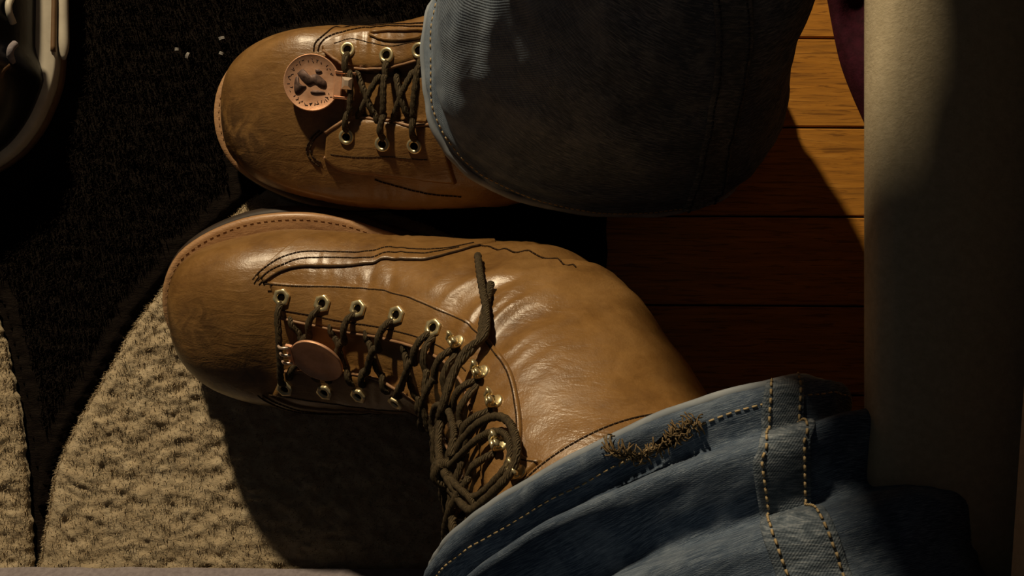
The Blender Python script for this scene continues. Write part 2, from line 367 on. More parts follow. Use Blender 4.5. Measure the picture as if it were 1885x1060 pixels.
def prism(b, layers):
    """stack of outline rings: (offset, z)"""
    R = []
    for o, z in layers:
        q = outline(o); R.append(np.c_[q, np.full(len(q), z) + .010 * np.clip((.055 - q[:, 0]) / .055, 0, 1) ** 2 * b.spring])
    n = len(R[0]); V = b.world(np.concatenate(R)); f = grid_faces(len(R), n, wrap_m=True, flip=True); f += [list(range(n)), list(range((len(R) - 1) * n, len(R) * n))[::-1]]
    return V, f
def frame(nv):
    nv = norm(nv); a = np.array([1., 0, 0]); a = norm(a - nv * (a @ nv)); return a, np.cross(nv, a), nv
def eyelet(acc, hole, c, nv, hexa, ri=.0019, ro=.0040, hgt=.0012):
    a, b, n = frame(nv); k = 6 if hexa else 20
    if hexa: ang = np.repeat(np.arange(6) * PI / 3 + .2, 4) + np.tile([-.0, .26, .52, .78], 6); rad = ro / np.cos(((ang - .2) % (PI / 3)) - PI / 6) * np.cos(PI / 6) * 1.05
    else: ang = np.arange(24) * 2 * PI / 24; rad = np.full(24, ro)
    d = np.cos(ang)[:, None] * a + np.sin(ang)[:, None] * b
    rings = [c + d * rad[:, None] - n * .0006, c + d * rad[:, None] + n * hgt * .6, c + d * (rad * .93)[:, None] + n * hgt, c + d * (ri * 1.35) + n * hgt, c + d * ri + n * hgt * .7, c + d * ri - n * .0006]
    acc.add(np.concatenate(rings), grid_faces(6, 24, wrap_m=True))
    hole.add(np.concatenate([c + d * ri * 1.05 + n * .00025]), [list(range(24))])
def hook(acc, c, nv, along):
    """speed hook: riveted base plate and a folded tab with two rounded ears"""
    n = norm(nv); a = norm(along - n * (along @ n)); b = np.cross(n, a)
    th = np.arange(16) * 2 * PI / 16
    d = np.cos(th)[:, None] * a + np.sin(th)[:, None] * b
    acc.add(np.concatenate([c + d * .0034 - n * .0004, c + d * .0034 + n * .0006, c + d * .0028 + n * .001]), grid_faces(3, 16, wrap_m=True) + [list(range(32, 48))])
    for sgn in (-1, 1):
        P = [c + b * 0 + a * sgn * .0022 + n * .0008, c + a * sgn * .0025 - b * .0022 + n * .0022, c + a * sgn * .0026 - b * .0026 + n * .0042, c + a * sgn * .0026 - b * .0006 + n * .0056, c + a * sgn * .0026 + b * .0012 + n * .0058]
        acc.add(*tube(catmull(P, 12), np.r_[np.full(9, .0011), .0019, .0023, .0014], 10))
    acc.add(*tube([c - a * .0026 - b * .0026 + n * .004, c + a * .0026 - b * .0026 + n * .004], .0011, 8))

def lace_part(root, pts, r=.0019, name='lace', flat=.75, n=None):
    P = catmull(pts, n or max(16, int(plen(pts) / .0016))); k = len(P)
    V, f = tube(P, r * (1 + .10 * np.sin(np.arange(k) * 2.1)), 8, flat=1); return make(name, V, f, MAT['lace'], root)

def boot_common(b, root, spring=1.0):
    b.spring = spring
    make('outsole', *prism(b, [(-.002, .0), (.0015, .001), (.0028, .004), (.0028, .010), (.0010, .0122)]), MAT['rubber'], root)
    make('welt', *prism(b, [(-.003, .0118), (.0008, .0125), (.0018, .0150), (.0012, .0172), (-.001, .0182), (-.010, .0182)]), MAT['welt'], root)
    # upper: last-shaped body, foot and shaft in one skin
    V = b.P.reshape(-1, 3); f = list(b.F); f.append(list(range(b.NV))[::-1])
    up = make('vamp', V, f, MAT['leather'], root)
    at = up.data.attributes.new('wear', 'FLOAT', 'POINT'); L = b.L.reshape(-1, 3); wv = np.zeros(len(L))
    for (x, y, z, r, k) in b.wear: wv = np.maximum(wv, k * np.clip(1.5 - np.sqrt(((L - [x, y, z]) ** 2).sum(1)) / r, 0, .92))
    at.data.foreach_set('value', wv.astype(np.float32))
    return up

# right boot, flat on the dark rug -------------------------------------------------
TOPF = [(596, 96), (624, 113), (640, 119), (702, 123), (745, 115), (790, 100)]; LOWF = [(600, 243), (631, 226), (667, 220), (720, 226), (762, 234), (812, 226)]
KEYS_R = KEYS[:16].copy(); KEYS_R[:, 7] = [0, 0, 0, 0, 0, -.001, -.003, -.005, -.006, -.005, -.001, .003, .006, .008, .010, .012]
br_pose = dict(roll=4, yaw=-1.6, pitch=0, T=(-.0515, .1055, .0138), lean_x=.34, lean_y=1.2, inner=1, keys=KEYS_R, z0=.062)
BR = Boot(**br_pose).finish(); e_, f_ = BR.uv(TOPF[1:]), BR.uv(LOWF[1:])      # a first pass finds where the throat runs
uu = np.array([68, 80, 95, 110, 150]); BR = Boot(throat=(uu, np.interp(uu, e_[:, 0], e_[:, 1]), np.interp(uu, f_[:, 0], f_[:, 1])), **br_pose).finish()
rootR = empty('work_boot', BR.base, 'brown leather lace-up boot flat on the dark rug, round brass eyelets', 'boot', 'pair of worn brown work boots')
BR.wear = [(.02, -.02, .05, .030, .9), (.035, -.045, .04, .03, .8), (.06, -.052, .035, .03, .5), (.075, .0, .08, .02, .3)]
boot_common(BR, rootR)
# left boot, rolled on to its outer edge on the fleece ------------------------------
BL = Boot(20, -2.5, 0, (-.0775, -.006, .0315), .16, -.38, throat=([60, 95, 107, 120, 133, 147, 160, 177, 199], [6, 6.4, 8.2, 10, 12, 14, 15, 14, 14])).finish()
rootL = empty('work_boot', BL.base, 'brown leather lace-up boot tilted on cream fleece, hexagonal brass eyelets, lower one in view', 'boot', 'pair of worn brown work boots')
BL.wear = [(.012, -.012, .05, .018, .9), (.02, -.03, .055, .02, .8), (.035, .005, .07, .016, .6), (.045, -.04, .055, .03, .7), (.055, -.02, .075, .02, .5), (.008, .02, .035, .012, .8)]
boot_common(BL, rootL)

# ---- details of the boots: set out on the finished surface of each boot ----
def P3(b, x, y, off):
    """a point held a little above the boot where it shows at (x, y); beside the boot it keeps the nearest depth"""
    d = px(x, y, 0) - np.array([0, 0, H]); loc, nr, i, ds = b.bvh.ray_cast(Vector((0, 0, H)), Vector(d).normalized())
    u, v = b.hit(x, y); p = b.S(u, v, off)
    if loc is not None: return p
    return px(x, y, p[2])
def mirror(uv): q = np.array(uv, float).copy(); q[:, 1] *= -1; return q
def seam(b, root, uv, r, off, mat='thread', name='seam'):
    make(name, *tube(b.path(uv, max(20, 60), off), r, 6), MAT[mat], root)
def stitched(b, root, lines, off=.0004, **k):
    acc = Acc()
    for uv in lines: b.stitches(acc, uv, off, **k)
    return tag(acc.build('stitching', MAT[k.get('mat', 'thread')] if 'mat' in k else MAT['thread'], root), kind='stuff')
def welt_stitch(b, root):
    q = outline(-.0018, 400); n = int(plen(q) / .0042); Q = resample(np.r_[q, q[:1]], n * 6 + 1); acc = Acc()
    for i in range(n):
        sg = Q[i * 6:i * 6 + 4]; z = .0181 + .010 * np.clip((.055 - sg[:, 0]) / .055, 0, 1) ** 2 * b.spring
        acc.add(*tube(b.world(np.c_[sg, z]), .00042, 4))
    tag(acc.build('welt_stitching', MAT['welt_thread'], root), kind='stuff')
def bar(b, a, c, lift, base=.003, n=24):
    """lace from eyelet a to eyelet c, over the tongue"""
    t = np.linspace(0, 1, n); q = np.asarray(a) + (np.asarray(c) - a) * t[:, None]
    off = -.001 + (base + .001) * sstep(0, .14, np.minimum(t, 1 - t)) + lift * np.sin(t * PI)
    return b.S(q[:, 0], q[:, 1], off)

# right boot -----------------------------------------------------------------------
fA = BR.uv(TOPF); fB = BR.uv([(592, 90), (606, 78), (640, 66), (700, 59), (750, 57), (790, 56)])
gA = BR.uv(LOWF); gB = BR.uv([(597, 288), (628, 310), (685, 318), (740, 324), (800, 332), (842, 336)])
make('facing', *BR.panel(fA, fB, .0030), MAT['leather'], rootR); make('facing', *BR.panel(gA, gB, .0030), MAT['leather'], rootR)
seam(BR, rootR, gA, .0010, .0029, 'leather_edge', 'facing_edge'); seam(BR, rootR, fA, .0009, .0029, 'leather_edge', 'facing_edge')
seam(BR, rootR, gB[:4], .0011, .0012, 'leather_edge', 'facing_edge')
# side loop of leather above the upper facing
lA = BR.uv([(686, 70), (712, 77), (745, 77), (784, 68)]); lB = BR.uv([(688, 65), (715, 62), (750, 61), (784, 58)])
seam(BR, rootR, np.r_[lA, lB[::-1]], .0010, .0035, 'leather', 'loop_edge'); seam(BR, rootR, lA, .0009, .0026, 'thread', 'loop_fold')
stitched(BR, rootR, [BR.uv([(577, 94), (581, 78), (602, 60), (649, 48), (702, 43), (788, 41)]), BR.uv([(585, 94), (590, 80), (608, 66), (652, 54), (704, 49), (788, 47)])], .0004, step=.0022, r=.00036)
stitched(BR, rootR, [BR.uv([(594, 243), (580, 256), (571, 274), (578, 290), (592, 300)]), BR.uv([(589, 240), (574, 254), (564, 275), (573, 294), (589, 307)])], .0004, step=.0030, r=.00045)
stitched(BR, rootR, [BR.uv([(618, 84), (650, 76), (680, 82), (720, 88), (755, 82), (785, 76)]), BR.uv([(612, 282), (660, 287), (720, 286), (790, 290)])], .0030, step=.0024, r=.00034)
stitched(BR, rootR, [BR.uv([(690, 330), (740, 345), (800, 358), (850, 362)])], .0004, step=.0024, r=.0004)
top = BR.uv([(643, 95), (716, 104), (776, 94)]); bot = BR.uv([(641, 251), (707, 263), (766, 266)])
for q in list(top) + list(bot):
    e, h = Acc(), Acc(); eyelet(e, h, BR.S(q[0], q[1], .003), BR.Nn(q[0], q[1]), False, .0023, .0044)
    eo = e.build('eyelet', MAT['brass'], rootR); h.build('eyelet_hole', MAT['hole'], eo)
lv = Acc()
for k in range(3):
    P = bar(BR, top[k], bot[k], .0045, .0060); lace_part(rootR, P, .0019, 'lace')
for k in range(2):
    for a, c in ((top[k], bot[k + 1]), (bot[k], top[k + 1])):
        a2 = a + (np.array(c) - a) * .16; c2 = a + (np.array(c) - a) * .84
        lace_part(rootR, bar(BR, a2, c2, .003 + .001 * k, .0030), .0018, 'lace')
# tongue: raised strip between the facings
tl = np.array([BR.uv([(632, 170)])[0], BR.uv([(700, 176)])[0], BR.uv([(760, 182)])[0], BR.uv([(800, 180)])[0]])
tA = tl + [0, 5.0]; tB = tl - [0, 5.0]
make('tongue', *BR.panel(tA, tB, .0011), MAT['leather'], rootR)
welt_stitch(BR, rootR)

# left boot ------------------------------------------------------------------------
A = BL.uv([(520, 584), (582, 594), (628, 603), (677, 611), (729, 624), (785, 643), (828, 668), (858, 706), (878, 758), (890, 830), (896, 905)]); A = np.r_[A, [[190, 14.4]]]
B = BL.uv([(490, 519), (552, 523), (695, 531), (741, 542), (797, 561), (850, 584), (908, 634), (941, 680), (956, 734), (962, 785), (964, 838)]); B = np.r_[B, [[190, 25.2]]]
make('facing', *BL.panel(A, B, .0026, 150), MAT['leather'], rootL); make('facing', *BL.panel(mirror(A), mirror(B), .0026, 150), MAT['leather'], rootL)
seam(BL, rootL, A[:9], .0009, .0026, 'leather_edge', 'facing_edge'); seam(BL, rootL, mirror(A)[:9], .0009, .0026, 'leather_edge', 'facing_edge')
Bi = B + [0, -1.6]
stitched(BL, rootL, [B + [0, -.8], mirror(B + [0, -.8])], .0026, step=.0024, r=.00042)
Ai = A + [0, 2.2]; stitched(BL, rootL, [Ai[:8]], .0028, step=.0024, r=.00032)
L3 = BL.uv([(484, 520), (514, 501), (552, 491), (627, 491), (684, 486), (710, 477), (760, 479), (797, 476), (854, 461), (884, 453)])
low = L3.copy(); low[:, 1] = np.linspace(36, 56, len(low)); low[0] = L3[0] + [-2, 2.5]; low[1, 1] = L3[1, 1] + 9; low[2, 1] = max(low[2, 1], L3[2, 1] + 14); low[-1] = L3[-1] + [1, 6]; low[-2, 1] = L3[-2, 1] + 14
make('vamp_wing', *BL.panel(L3, low, .0013, 140, 20), MAT['leather'], rootL); make('vamp_wing', *BL.panel(mirror(L3), mirror(low), .0013, 140, 20), MAT['leather'], rootL)
seam(BL, rootL, L3, .0008, .0006, 'thread', 'wing_seam')
l1 = BL.uv([(466, 516), (480, 500), (510, 480), (540, 469), (571, 465), (665, 467), (722, 459), (779, 463), (839, 458), (873, 451)])
l2 = BL.uv([(475, 518), (496, 500), (522, 488), (552, 478), (600, 476), (676, 477), (722, 468), (780, 470), (846, 459)])
stitched(BL, rootL, [l1, l2, mirror(l1), mirror(l2)], .0015, step=.0022, r=.00042)
stitched(BL, rootL, [BL.uv([(884, 453), (940, 463), (1000, 476), (1060, 493)]), BL.uv([(850, 434), (866, 446), (884, 453)])], .0006, step=.0024, r=.0004)
hexes = BL.uv([(522, 547), (598, 559), (664, 569), (735, 581), (803, 606)])
for q in list(hexes) + list(mirror(hexes)):
    e, h = Acc(), Acc(); eyelet(e, h, BL.S(q[0], q[1], .0026), BL.Nn(q[0], q[1]), True, .0022, .0049, .0014)
    eo = e.build('eyelet', MAT['brass'], rootL); h.build('eyelet_hole', MAT['hole'], eo)
hooks = BL.uv([(850, 632), (896, 688), (920, 744), (929, 822)]); hooks = np.r_[hooks, [[186.5, 21]]]
for q in list(hooks) + list(mirror(hooks)):
    e = Acc(); al = BL.S(q[0] + 2, q[1]) - BL.S(q[0] - 2, q[1]); n_ = BL.Nn(q[0], q[1])
    hook(e, BL.S(q[0], q[1], .0026), n_, np.cross(n_, al) if False else al); e.build('speed_hook', MAT['brass'], rootL)
mh = mirror(hexes)
lace_part(rootL, bar(BL, hexes[0], mh[0], .0035, .0050, 30), .0019, 'lace')
for k in range(4):
    lace_part(rootL, bar(BL, mh[k] + (hexes[k + 1] - mh[k]) * .10, hexes[k + 1], .0042, .0046, 30), .0019, 'lace')
    a_, c_ = hexes[k], mh[k + 1]; lace_part(rootL, bar(BL, a_ + (c_ - a_) * .16, a_ + (c_ - a_) * .9, .0025, .0032), .0017, 'lace')
st = [hexes[4]] + list(hooks); sm = mirror(st)
for k in range(4):
    lace_part(rootL, bar(BL, st[k], sm[k + 1], .006, .0055, 36), .0018, 'lace'); lace_part(rootL, bar(BL, sm[k], st[k + 1], .007, .0055, 36), .0018, 'lace')
tl = np.array([[hexes[0][0] + 2, 0], [hexes[2][0], 0], [hexes[4][0], 0], [hooks[1][0], 0], [hooks[3][0], 0], [BL.NU - 2, 0]])
wt = np.array([[0, 10], [0, 11], [0, 12], [0, 12], [0, 12], [0, 12]])
make('tongue', *BL.panel(tl + wt, tl - wt, .0012, 120), MAT['leather'], rootL)
# collar band round the top of the shaft
vv = np.linspace(-78, 78, 60); U1 = BL.NU - 1.2
cA = np.c_[np.full(60, U1), vv]; cB = np.c_[np.full(60, U1 - 9), vv]
make('collar_band', *BL.panel(cA, cB, .0016, 150, 6), MAT['leather'], rootL)
stitched(BL, rootL, [np.c_[np.full(60, U1 - 7.5), vv]], .0018, step=.0024, r=.0004)
seam(BL, rootL, cA, .0013, .0004, 'leather_edge', 'collar_edge')
# loose lace ends and the bow
def strand(pts, r=.0022, name='lace'):
    return lace_part(rootL, np.array([P3(BL, x, y, o) for x, y, o in pts]), r, name)
strand([(879, 480, .0035), (886, 510, .0035), (896, 550, .005), (903, 585, .006), (899, 630, .008), (887, 680, .012), (868, 735, .014), (858, 790, .014), (856, 850, .014), (862, 905, .012), (874, 950, .010), (876, 1000, .009), (868, 1060, .009)], .0020)
strand([(906, 527, .0030), (902, 560, .0035), (896, 600, .005), (890, 640, .008), (876, 700, .012), (863, 760, .014), (864, 830, .015), (874, 880, .014), (884, 920, .010)], .0020)
strand([(868, 872, .012), (884, 830, .011), (905, 798, .010), (932, 786, .010), (956, 800, .010), (971, 838, .010), (966, 872, .009), (944, 905, .009), (915, 928, .009), (892, 938, .010), (876, 905, .012)], .0020)
strand([(868, 872, .013), (888, 850, .012), (905, 822, .009), (925, 806, .007), (945, 815, .006), (952, 850, .006), (938, 885, .007), (905, 912, .009), (880, 900, .012)], .0017)
strand([(868, 872, .012), (850, 820, .012), (838, 780, .012), (846, 750, .013), (870, 760, .013), (884, 800, .013), (878, 850, .013)], .0018)
strand([(868, 872, .012), (846, 900, .010), (834, 935, .009), (826, 960, .009), (846, 966, .010), (862, 985, .010), (870, 1030, .009)], .0020)
strand([(868, 872, .012), (884, 900, .012), (900, 930, .009), (890, 955, .008), (880, 985, .008)], .0017)
kn = Acc(); c = P3(BL, 868, 874, .013)
kn.add(*tube(catmull(np.array([c + np.array(o) for o in ((-.004, -.003, 0), (-.003, .004, .002), (.003, .004, .003), (.004, -.003, .002), (0, -.005, .001), (-.004, -.001, .002), (-.001, .005, .004))]), 40), .0024, 8))
kn.build('lace_knot', MAT['lace'], rootL)
welt_stitch(BL, rootL)

# ------------------------------------------------------------------ copper medals on the laces
def medal(label, c, nv, up, r, mat, emblem=True, bail=None):
    n = norm(nv); y = norm(up - n * (np.asarray(up) @ n)); x = np.cross(y, n)
    root = empty('boot_medal', c, label, 'medal', None)
    W = lambda p: c + np.asarray(p)[:, :1] * x + np.asarray(p)[:, 1:2] * y + np.asarray(p)[:, 2:3] * n
    k = 56; th = np.arange(k) * 2 * PI / k; ci = lambda rr, z: np.c_[np.cos(th) * rr, np.sin(th) * rr, np.full(k, z)]
    V = np.concatenate([ci(r * .97, -.0010), ci(r, -.0007), ci(r, .0005), ci(r * .985, .0008), ci(r * .965, .0008), ci(r * .95, .0006), ci(r * .5, .0006)])
    make('disc', W(V), grid_faces(7, k, wrap_m=True) + [list(range(k))[::-1], list(range(6 * k, 7 * k))], mat, root)
    if emblem:
        acc = Acc()
        def blob(pts, z=.0011):
            q = resample(catmull(np.array(pts + pts[:1]) * r * 1.22, 80), 41)[:-1]; m_ = len(q); ctr = q.mean(0)
            acc.add(W(np.concatenate([np.c_[q, np.full(m_, .0004)], np.c_[q * .97 + ctr * .03, np.full(m_, z)], [[*ctr, z]]])), grid_faces(2, m_, wrap_m=True) + [(m_ + i, m_ + (i + 1) % m_, 2 * m_) for i in range(m_)])
        blob([(-.44, .22), (-.30, .36), (-.18, .30), (-.06, .20), (.12, .26), (.30, .16), (.44, .04), (.42, -.12), (.24, -.10), (.10, -.02), (-.06, -.10), (-.20, -.02), (-.32, .08)])
        blob([(-.48, .10), (-.40, .16), (-.36, -.02), (-.26, -.10), (-.14, -.12), (-.22, -.24), (-.34, -.36), (-.46, -.34), (-.50, -.12)])
        blob([(.04, -.22), (.20, -.20), (.36, -.22), (.42, -.26), (.28, -.30), (.10, -.32), (-.02, -.28)])
        blob([(.08, .38), (.18, .40), (.28, .34), (.20, .28), (.10, .30)])
        acc.build('emblem', MAT['patina'], root)
        let = Acc()
        for i in range(30):
            a = i * 2 * PI / 30 + .1
            if abs(math.sin(a * .5)) < .16: continue
            for j in range(random.choice((1, 2, 2, 3))):
                rr = r * random.uniform(.70, .84); a2 = a + random.uniform(-.07, .07); b_ = a2 + random.choice((0, PI / 2, .6, -.6)); L_ = r * random.uniform(.03, .055)
                p = np.array([math.cos(a2) * rr, math.sin(a2) * rr]); d = np.array([math.cos(b_), math.sin(b_)]) * L_
                let.add(*tube(W(np.array([[*(p - d), .00066], [*(p + d), .00066]])), r * .014, 4))
        tag(let.build('rim_lettering', MAT['patina'], root), kind='stuff')
    return root, W
c = BR.S(*BR.hit(575, 152), .0062); nrm = norm(BR.Nn(*BR.hit(590, 155)) * .75 + np.array([-.05, -.10, .6]))
c = px(574, 152, c[2])
md, W = medal('round copper medal with dark emblem on the lace of the boot on the dark rug', c, nrm, np.array([.10, 1, 0]), .0158, MAT['copper_matte'])
# clasp: bright folded strip round the lace, with four prongs
def rect_tube(W, x0, x1, y0, y1, z0, z1, b=.0004): return beveled_box(x0, x1, y0, y1, z0, z1, b)
V, f = beveled_box(.0174, .0232, -.0020, .0046, -.0010, .0062, .0018); make('clasp', W(V), f, MAT['bright_copper'], md, smooth=False)
for (a, b_) in ((.0063, .0078), (-.0075, -.006)):
    V, f = beveled_box(.0130, .0245, a, b_, -.0006, .0022, .0004); make('clasp_prong', W(V), f, MAT['copper'], md, smooth=False)
V, f = beveled_box(.0125, .0168, -.0075, .0078, -.0008, .0012, .0004); make('clasp_plate', W(V), f, MAT['copper_matte'], md, smooth=False)
q = BL.hit(590, 660); c = BL.S(q[0], q[1], .0205); n_ = norm(BL.Nn(q[0], q[1]) * 1.0 + np.array([-.05, -.50, .0]))
c = px(583, 664, c[2])
md2, W2 = medal('copper medal hanging in the shade on the lace of the tilted boot', c, n_, np.array([0.2, 1, 0]), .0150, MAT['copper_matte'], False)
for k, yy in enumerate((.0062, .0004, -.0060)):
    P = np.array([[-.0145, yy, 0], [-.0170, yy + .0004, .0016], [-.0195, yy, .0018], [-.0215, yy - .0006, .0004]])
    make('clasp_ring', *tube(catmull(W2(P), 14), .0008, 8), MAT['bright_copper'], md2)
V, f = beveled_box(-.0172, -.0135, -.0072, .0074, -.0010, .0010, .0004); make('clasp_plate', W2(V), f, MAT['copper'], md2, smooth=False)


# ------------------------------------------------------------------ person in jeans
def loft(rings, nu, nv, disp=None, ex=2.0):
    """rings: (center, A, B); returns grid (nu, nv, 3), t, theta"""
    R = catmull(np.array([np.concatenate(r) for r in rings]), nu); th = np.arange(nv) * 2 * PI / nv
    ex = np.interp(np.linspace(0, 1, nu), [0, .25, 1], [ex, 2.1, 2.0])[:, None]; c0, s0 = np.cos(th)[None], np.sin(th)[None]
    cc = np.sign(c0) * np.abs(c0) ** (2 / ex); ss = np.sign(s0) * np.abs(s0) ** (2 / ex)
    P = R[:, None, 0:3] + cc[..., None] * R[:, None, 3:6] + ss[..., None] * R[:, None, 6:9]
    du = np.gradient(P, axis=0); dv = (np.roll(P, -1, 1) - np.roll(P, 1, 1)) / 2; N = norm(np.cross(dv, du))
    if ((N * (P - R[:, None, 0:3])).sum(-1)).mean() < 0: N = -N
    if disp is not None:
        t = np.linspace(0, len(rings) - 1, nu)
        D = np.array([[disp(t[i], th[j]) for j in range(nv)] for i in range(nu)]); P = P + N * D[..., None]
        du = np.gradient(P, axis=0); dv = (np.roll(P, -1, 1) - np.roll(P, 1, 1)) / 2; N2 = norm(np.cross(dv, du))
        N = N2 * np.sign((N2 * N).sum(-1, keepdims=True))
    return P, N
person = empty('person', (.30, 0, 0), 'seated person in blue jeans and brown boots, knees apart, seen from the shins down', 'person')
def jean_mesh(name, P, N, mat):
    nu, nv, _ = P.shape; In = P - N * .0022
    G = np.concatenate([In[:24][::-1], P]); n2 = len(G)
    G2 = np.concatenate([G, G[:, :1]], 1)        # seam column doubled so the fabric coordinates run clean
    f = grid_faces(n2, nv + 1)
    a, b_, c, d = [G2.reshape(-1, 3)[i] for i in f[(24 + nu // 2) * nv + 3]]
    if np.cross(b_ - a, d - a) @ N[nu // 2, 3] < 0: f = [x[::-1] for x in f]
    uu = np.zeros((n2, nv + 1, 2)); uu[..., 1] = (np.arange(n2) * .004)[:, None]; uu[..., 0] = (np.arange(nv + 1) * .45 / nv)[None]
    last = list(range((n2 - 1) * (nv + 1), n2 * (nv + 1) - 1)); f.append(last)
    return make(name, G2.reshape(-1, 3), f, mat, person, uv=uu.reshape(-1, 2))
def dispR(t, th):
    d = .0028 * nz((t * 2.2, math.cos(th) * 1.6, math.sin(th) * 1.6)) + .0016 * fbm((t * 5, math.cos(th) * 4, math.sin(th) * 4), 3)
    d += .004 * math.exp(-((t - 1.3) / .3) ** 2) * math.cos(2 * th + .6) - .003 * math.exp(-((t - .55) / .18) ** 2)
    return d
RR = [((.058, .119, .070), (-.104, 0, .052), (0, -.075, -.008)), ((.062, .127, .098), (-.100, .006, .046), (0, -.076, -.020)), ((.072, .153, .160), (-.078, .02, .030), (0, -.072, -.032)),
      ((.066, .205, .240), (-.076, .03, .015), (0, -.067, -.034)), ((.0196, .2628, .3272), (-.0762, .0104, -.0088), (0, -.0534, -.038)), ((-.0515, .305, .3842), (-.029, .0422, .0283), (0, -.055, -.04)),
      ((-.0581, .3777, .4559), (-.0183, .0419, .0167), (0, -.0695, -.03)), ((-.0536, .3809, .512), (-.064, .0434, .0915), (.01, -.0654, -.01)), ((.0568, .398, .4635), (.006, -.0074, .0824), (.02, -.0728, 0)),  # unseen knee and thigh, shaped for the shadow they cast on the seat
      ((.1022, .3789, .4095), (.026, .0402, .0683), (.03, -.1055, 0)), ((.28, .31, .40), (.01, .02, .09), (.04, -.10, 0)), ((.46, .22, .40), (0, .02, .10), (.04, -.10, 0)), ((.60, .14, .40), (0, .02, .10), (.04, -.11, 0))]
PR, NR = loft(RR, 240, 140, dispR, 2.6)
legR = jean_mesh('trouser_leg', PR, NR, MAT['denim'])
def worn(leg, nu, nv, c, wd, k):          # front of the leg rubbed pale, also painting in its lamp-lit strip
    at = leg.data.attributes.new('fade_lit', 'FLOAT', 'POINT'); a = np.arange(nv + 1) * 2 * PI / nv; a = np.abs((a - c + PI) % (2 * PI) - PI)
    at.data.foreach_set('value', np.tile(k * np.exp(-(a / wd) ** 2), nu + 24).astype(np.float32))
worn(legR, 240, 140, .15, .8, .85)
def ridge(x, c, w_): return math.exp(-((x - c) / w_) ** 2)
def dispL(t, th):
    a = math.atan2(math.sin(th), math.cos(th)); wv = .10 * math.sin(a * 2 + .7) + .18 * nz((math.cos(th) * 1.2, math.sin(th) * 1.2, t * .3)); x = t + wv * min(1, t)
    d = .0050 * ridge(x, .15, .15) - .0065 * ridge(x, .47, .13) + .0105 * ridge(x, .86, .20) - .0115 * ridge(x, 1.40, .24) + .0095 * ridge(x, 1.98, .32)
    fr = ridge(a, .55, .7); d += .0062 * ridge(a, .1, .55) * ridge(x, .42, .3) + .003 * ridge(a, .1, .6)
    d += fr * .0058 * math.sin((x * 7.2) + 1.6) * min(1, t * 1.5)
    d += .0016 * fbm((t * 4, math.cos(th) * 4, math.sin(th) * 4), 3) + .0018 * nz((t * 2.6, math.cos(th) * 2.4, math.sin(th) * 2.4 + 2))
    return d
RL = []
for k in range(8):
    t = k / 6.0; C = np.array([.053 + .009 * min(1, 6 * t), -.090, .215]) + t * np.array([.048, -.150, .12]); g = 1 + .10 * t + (.06 if k else .0)
    RL.append((tuple(C), tuple(np.array([-.084, -.034, -.006]) * g), tuple(np.array([.012, .040, .056]) * g)))
RL += [((.12, -.40, .42), (-.07, -.02, .05), (.03, .065, .05)), ((.20, -.38, .46), (-.03, -.02, .075), (.03, .08, .02)), ((.32, -.32, .43), (0, -.02, .085), (.035, .09, 0)), ((.46, -.22, .40), (0, -.02, .10), (.04, .10, 0)), ((.60, -.14, .40), (0, -.02, .10), (.04, .11, 0))]
PL, NL = loft(RL, 330, 170, dispL)
legL = jean_mesh('trouser_leg', PL, NL, MAT['denim'])


class Cloth(Boot):                        # the same surface tools on a trouser leg
    def __init__(s, P, N): s.P, s.N = P, N; s.NU, s.NV = P.shape[:2]; s.finish()
CL = Cloth(PL, NL); CR = Cloth(PR, NR)
def hem(b, leg, u0=5.0):
    vv = np.linspace(0, b.NV, 200)
    make('hem_edge', *tube(b.S(np.zeros(200), vv, -.0004)[:-1], .0021, 6, closed=True), MAT['denim_edge'], leg)
    acc = Acc(); b.stitches(acc, np.c_[np.full(200, u0), np.linspace(0, b.NV - .5, 200)], .0001, step=.0036, r=.00045, fill=.62); tag(acc.build('hem_stitching', MAT['tan_thread'], leg), kind='stuff')
hem(CL, legL, 8.0); hem(CR, legR, 6.0)
def inseam(b, leg, c, wd, th='tan_thread'):
    c = np.asarray(c, float); A_, B_ = c + [0, wd], c - [0, wd]
    make('inseam', *b.panel(A_, B_, .0016, 160, 6), MAT['denim'] if False else MAT['seam'], leg)
    acc = Acc(); b.stitches(acc, c + [0, wd * .72], .0021, step=.0036, r=.00055, fill=.6); b.stitches(acc, c - [0, wd * .72], .0021, step=.0036, r=.00055, fill=.6)
    tag(acc.build('inseam_stitching', MAT[th], leg), kind='stuff')
m = denim('seam_denim', (.045, .062, .085), (.13, .165, .21), (.34, .38, .43), 'Object'); MAT['seam'] = m.m
sq = np.array([CL.hit(x, y) for x, y in ((1447, 702), (1442, 742), (1450, 800), (1440, 846))]); sq = sq[np.argsort(sq[:, 0])]; sq = sq[np.r_[True, np.diff(sq[:, 0]) > 3]]
inseam(CL, legL, np.r_[[[1, sq[0, 1] + .5]], sq, [[sq[-1, 0] + 16, sq[-1, 1] - 1.5], [sq[-1, 0] + 34, sq[-1, 1] - 2], [sq[-1, 0] + 80, sq[-1, 1] - 2]]], 3.2)
inseam(CR, legR, [(1, 46), (40, 46), (90, 45), (140, 44), (200, 42)], 3.0, 'navy_thread')
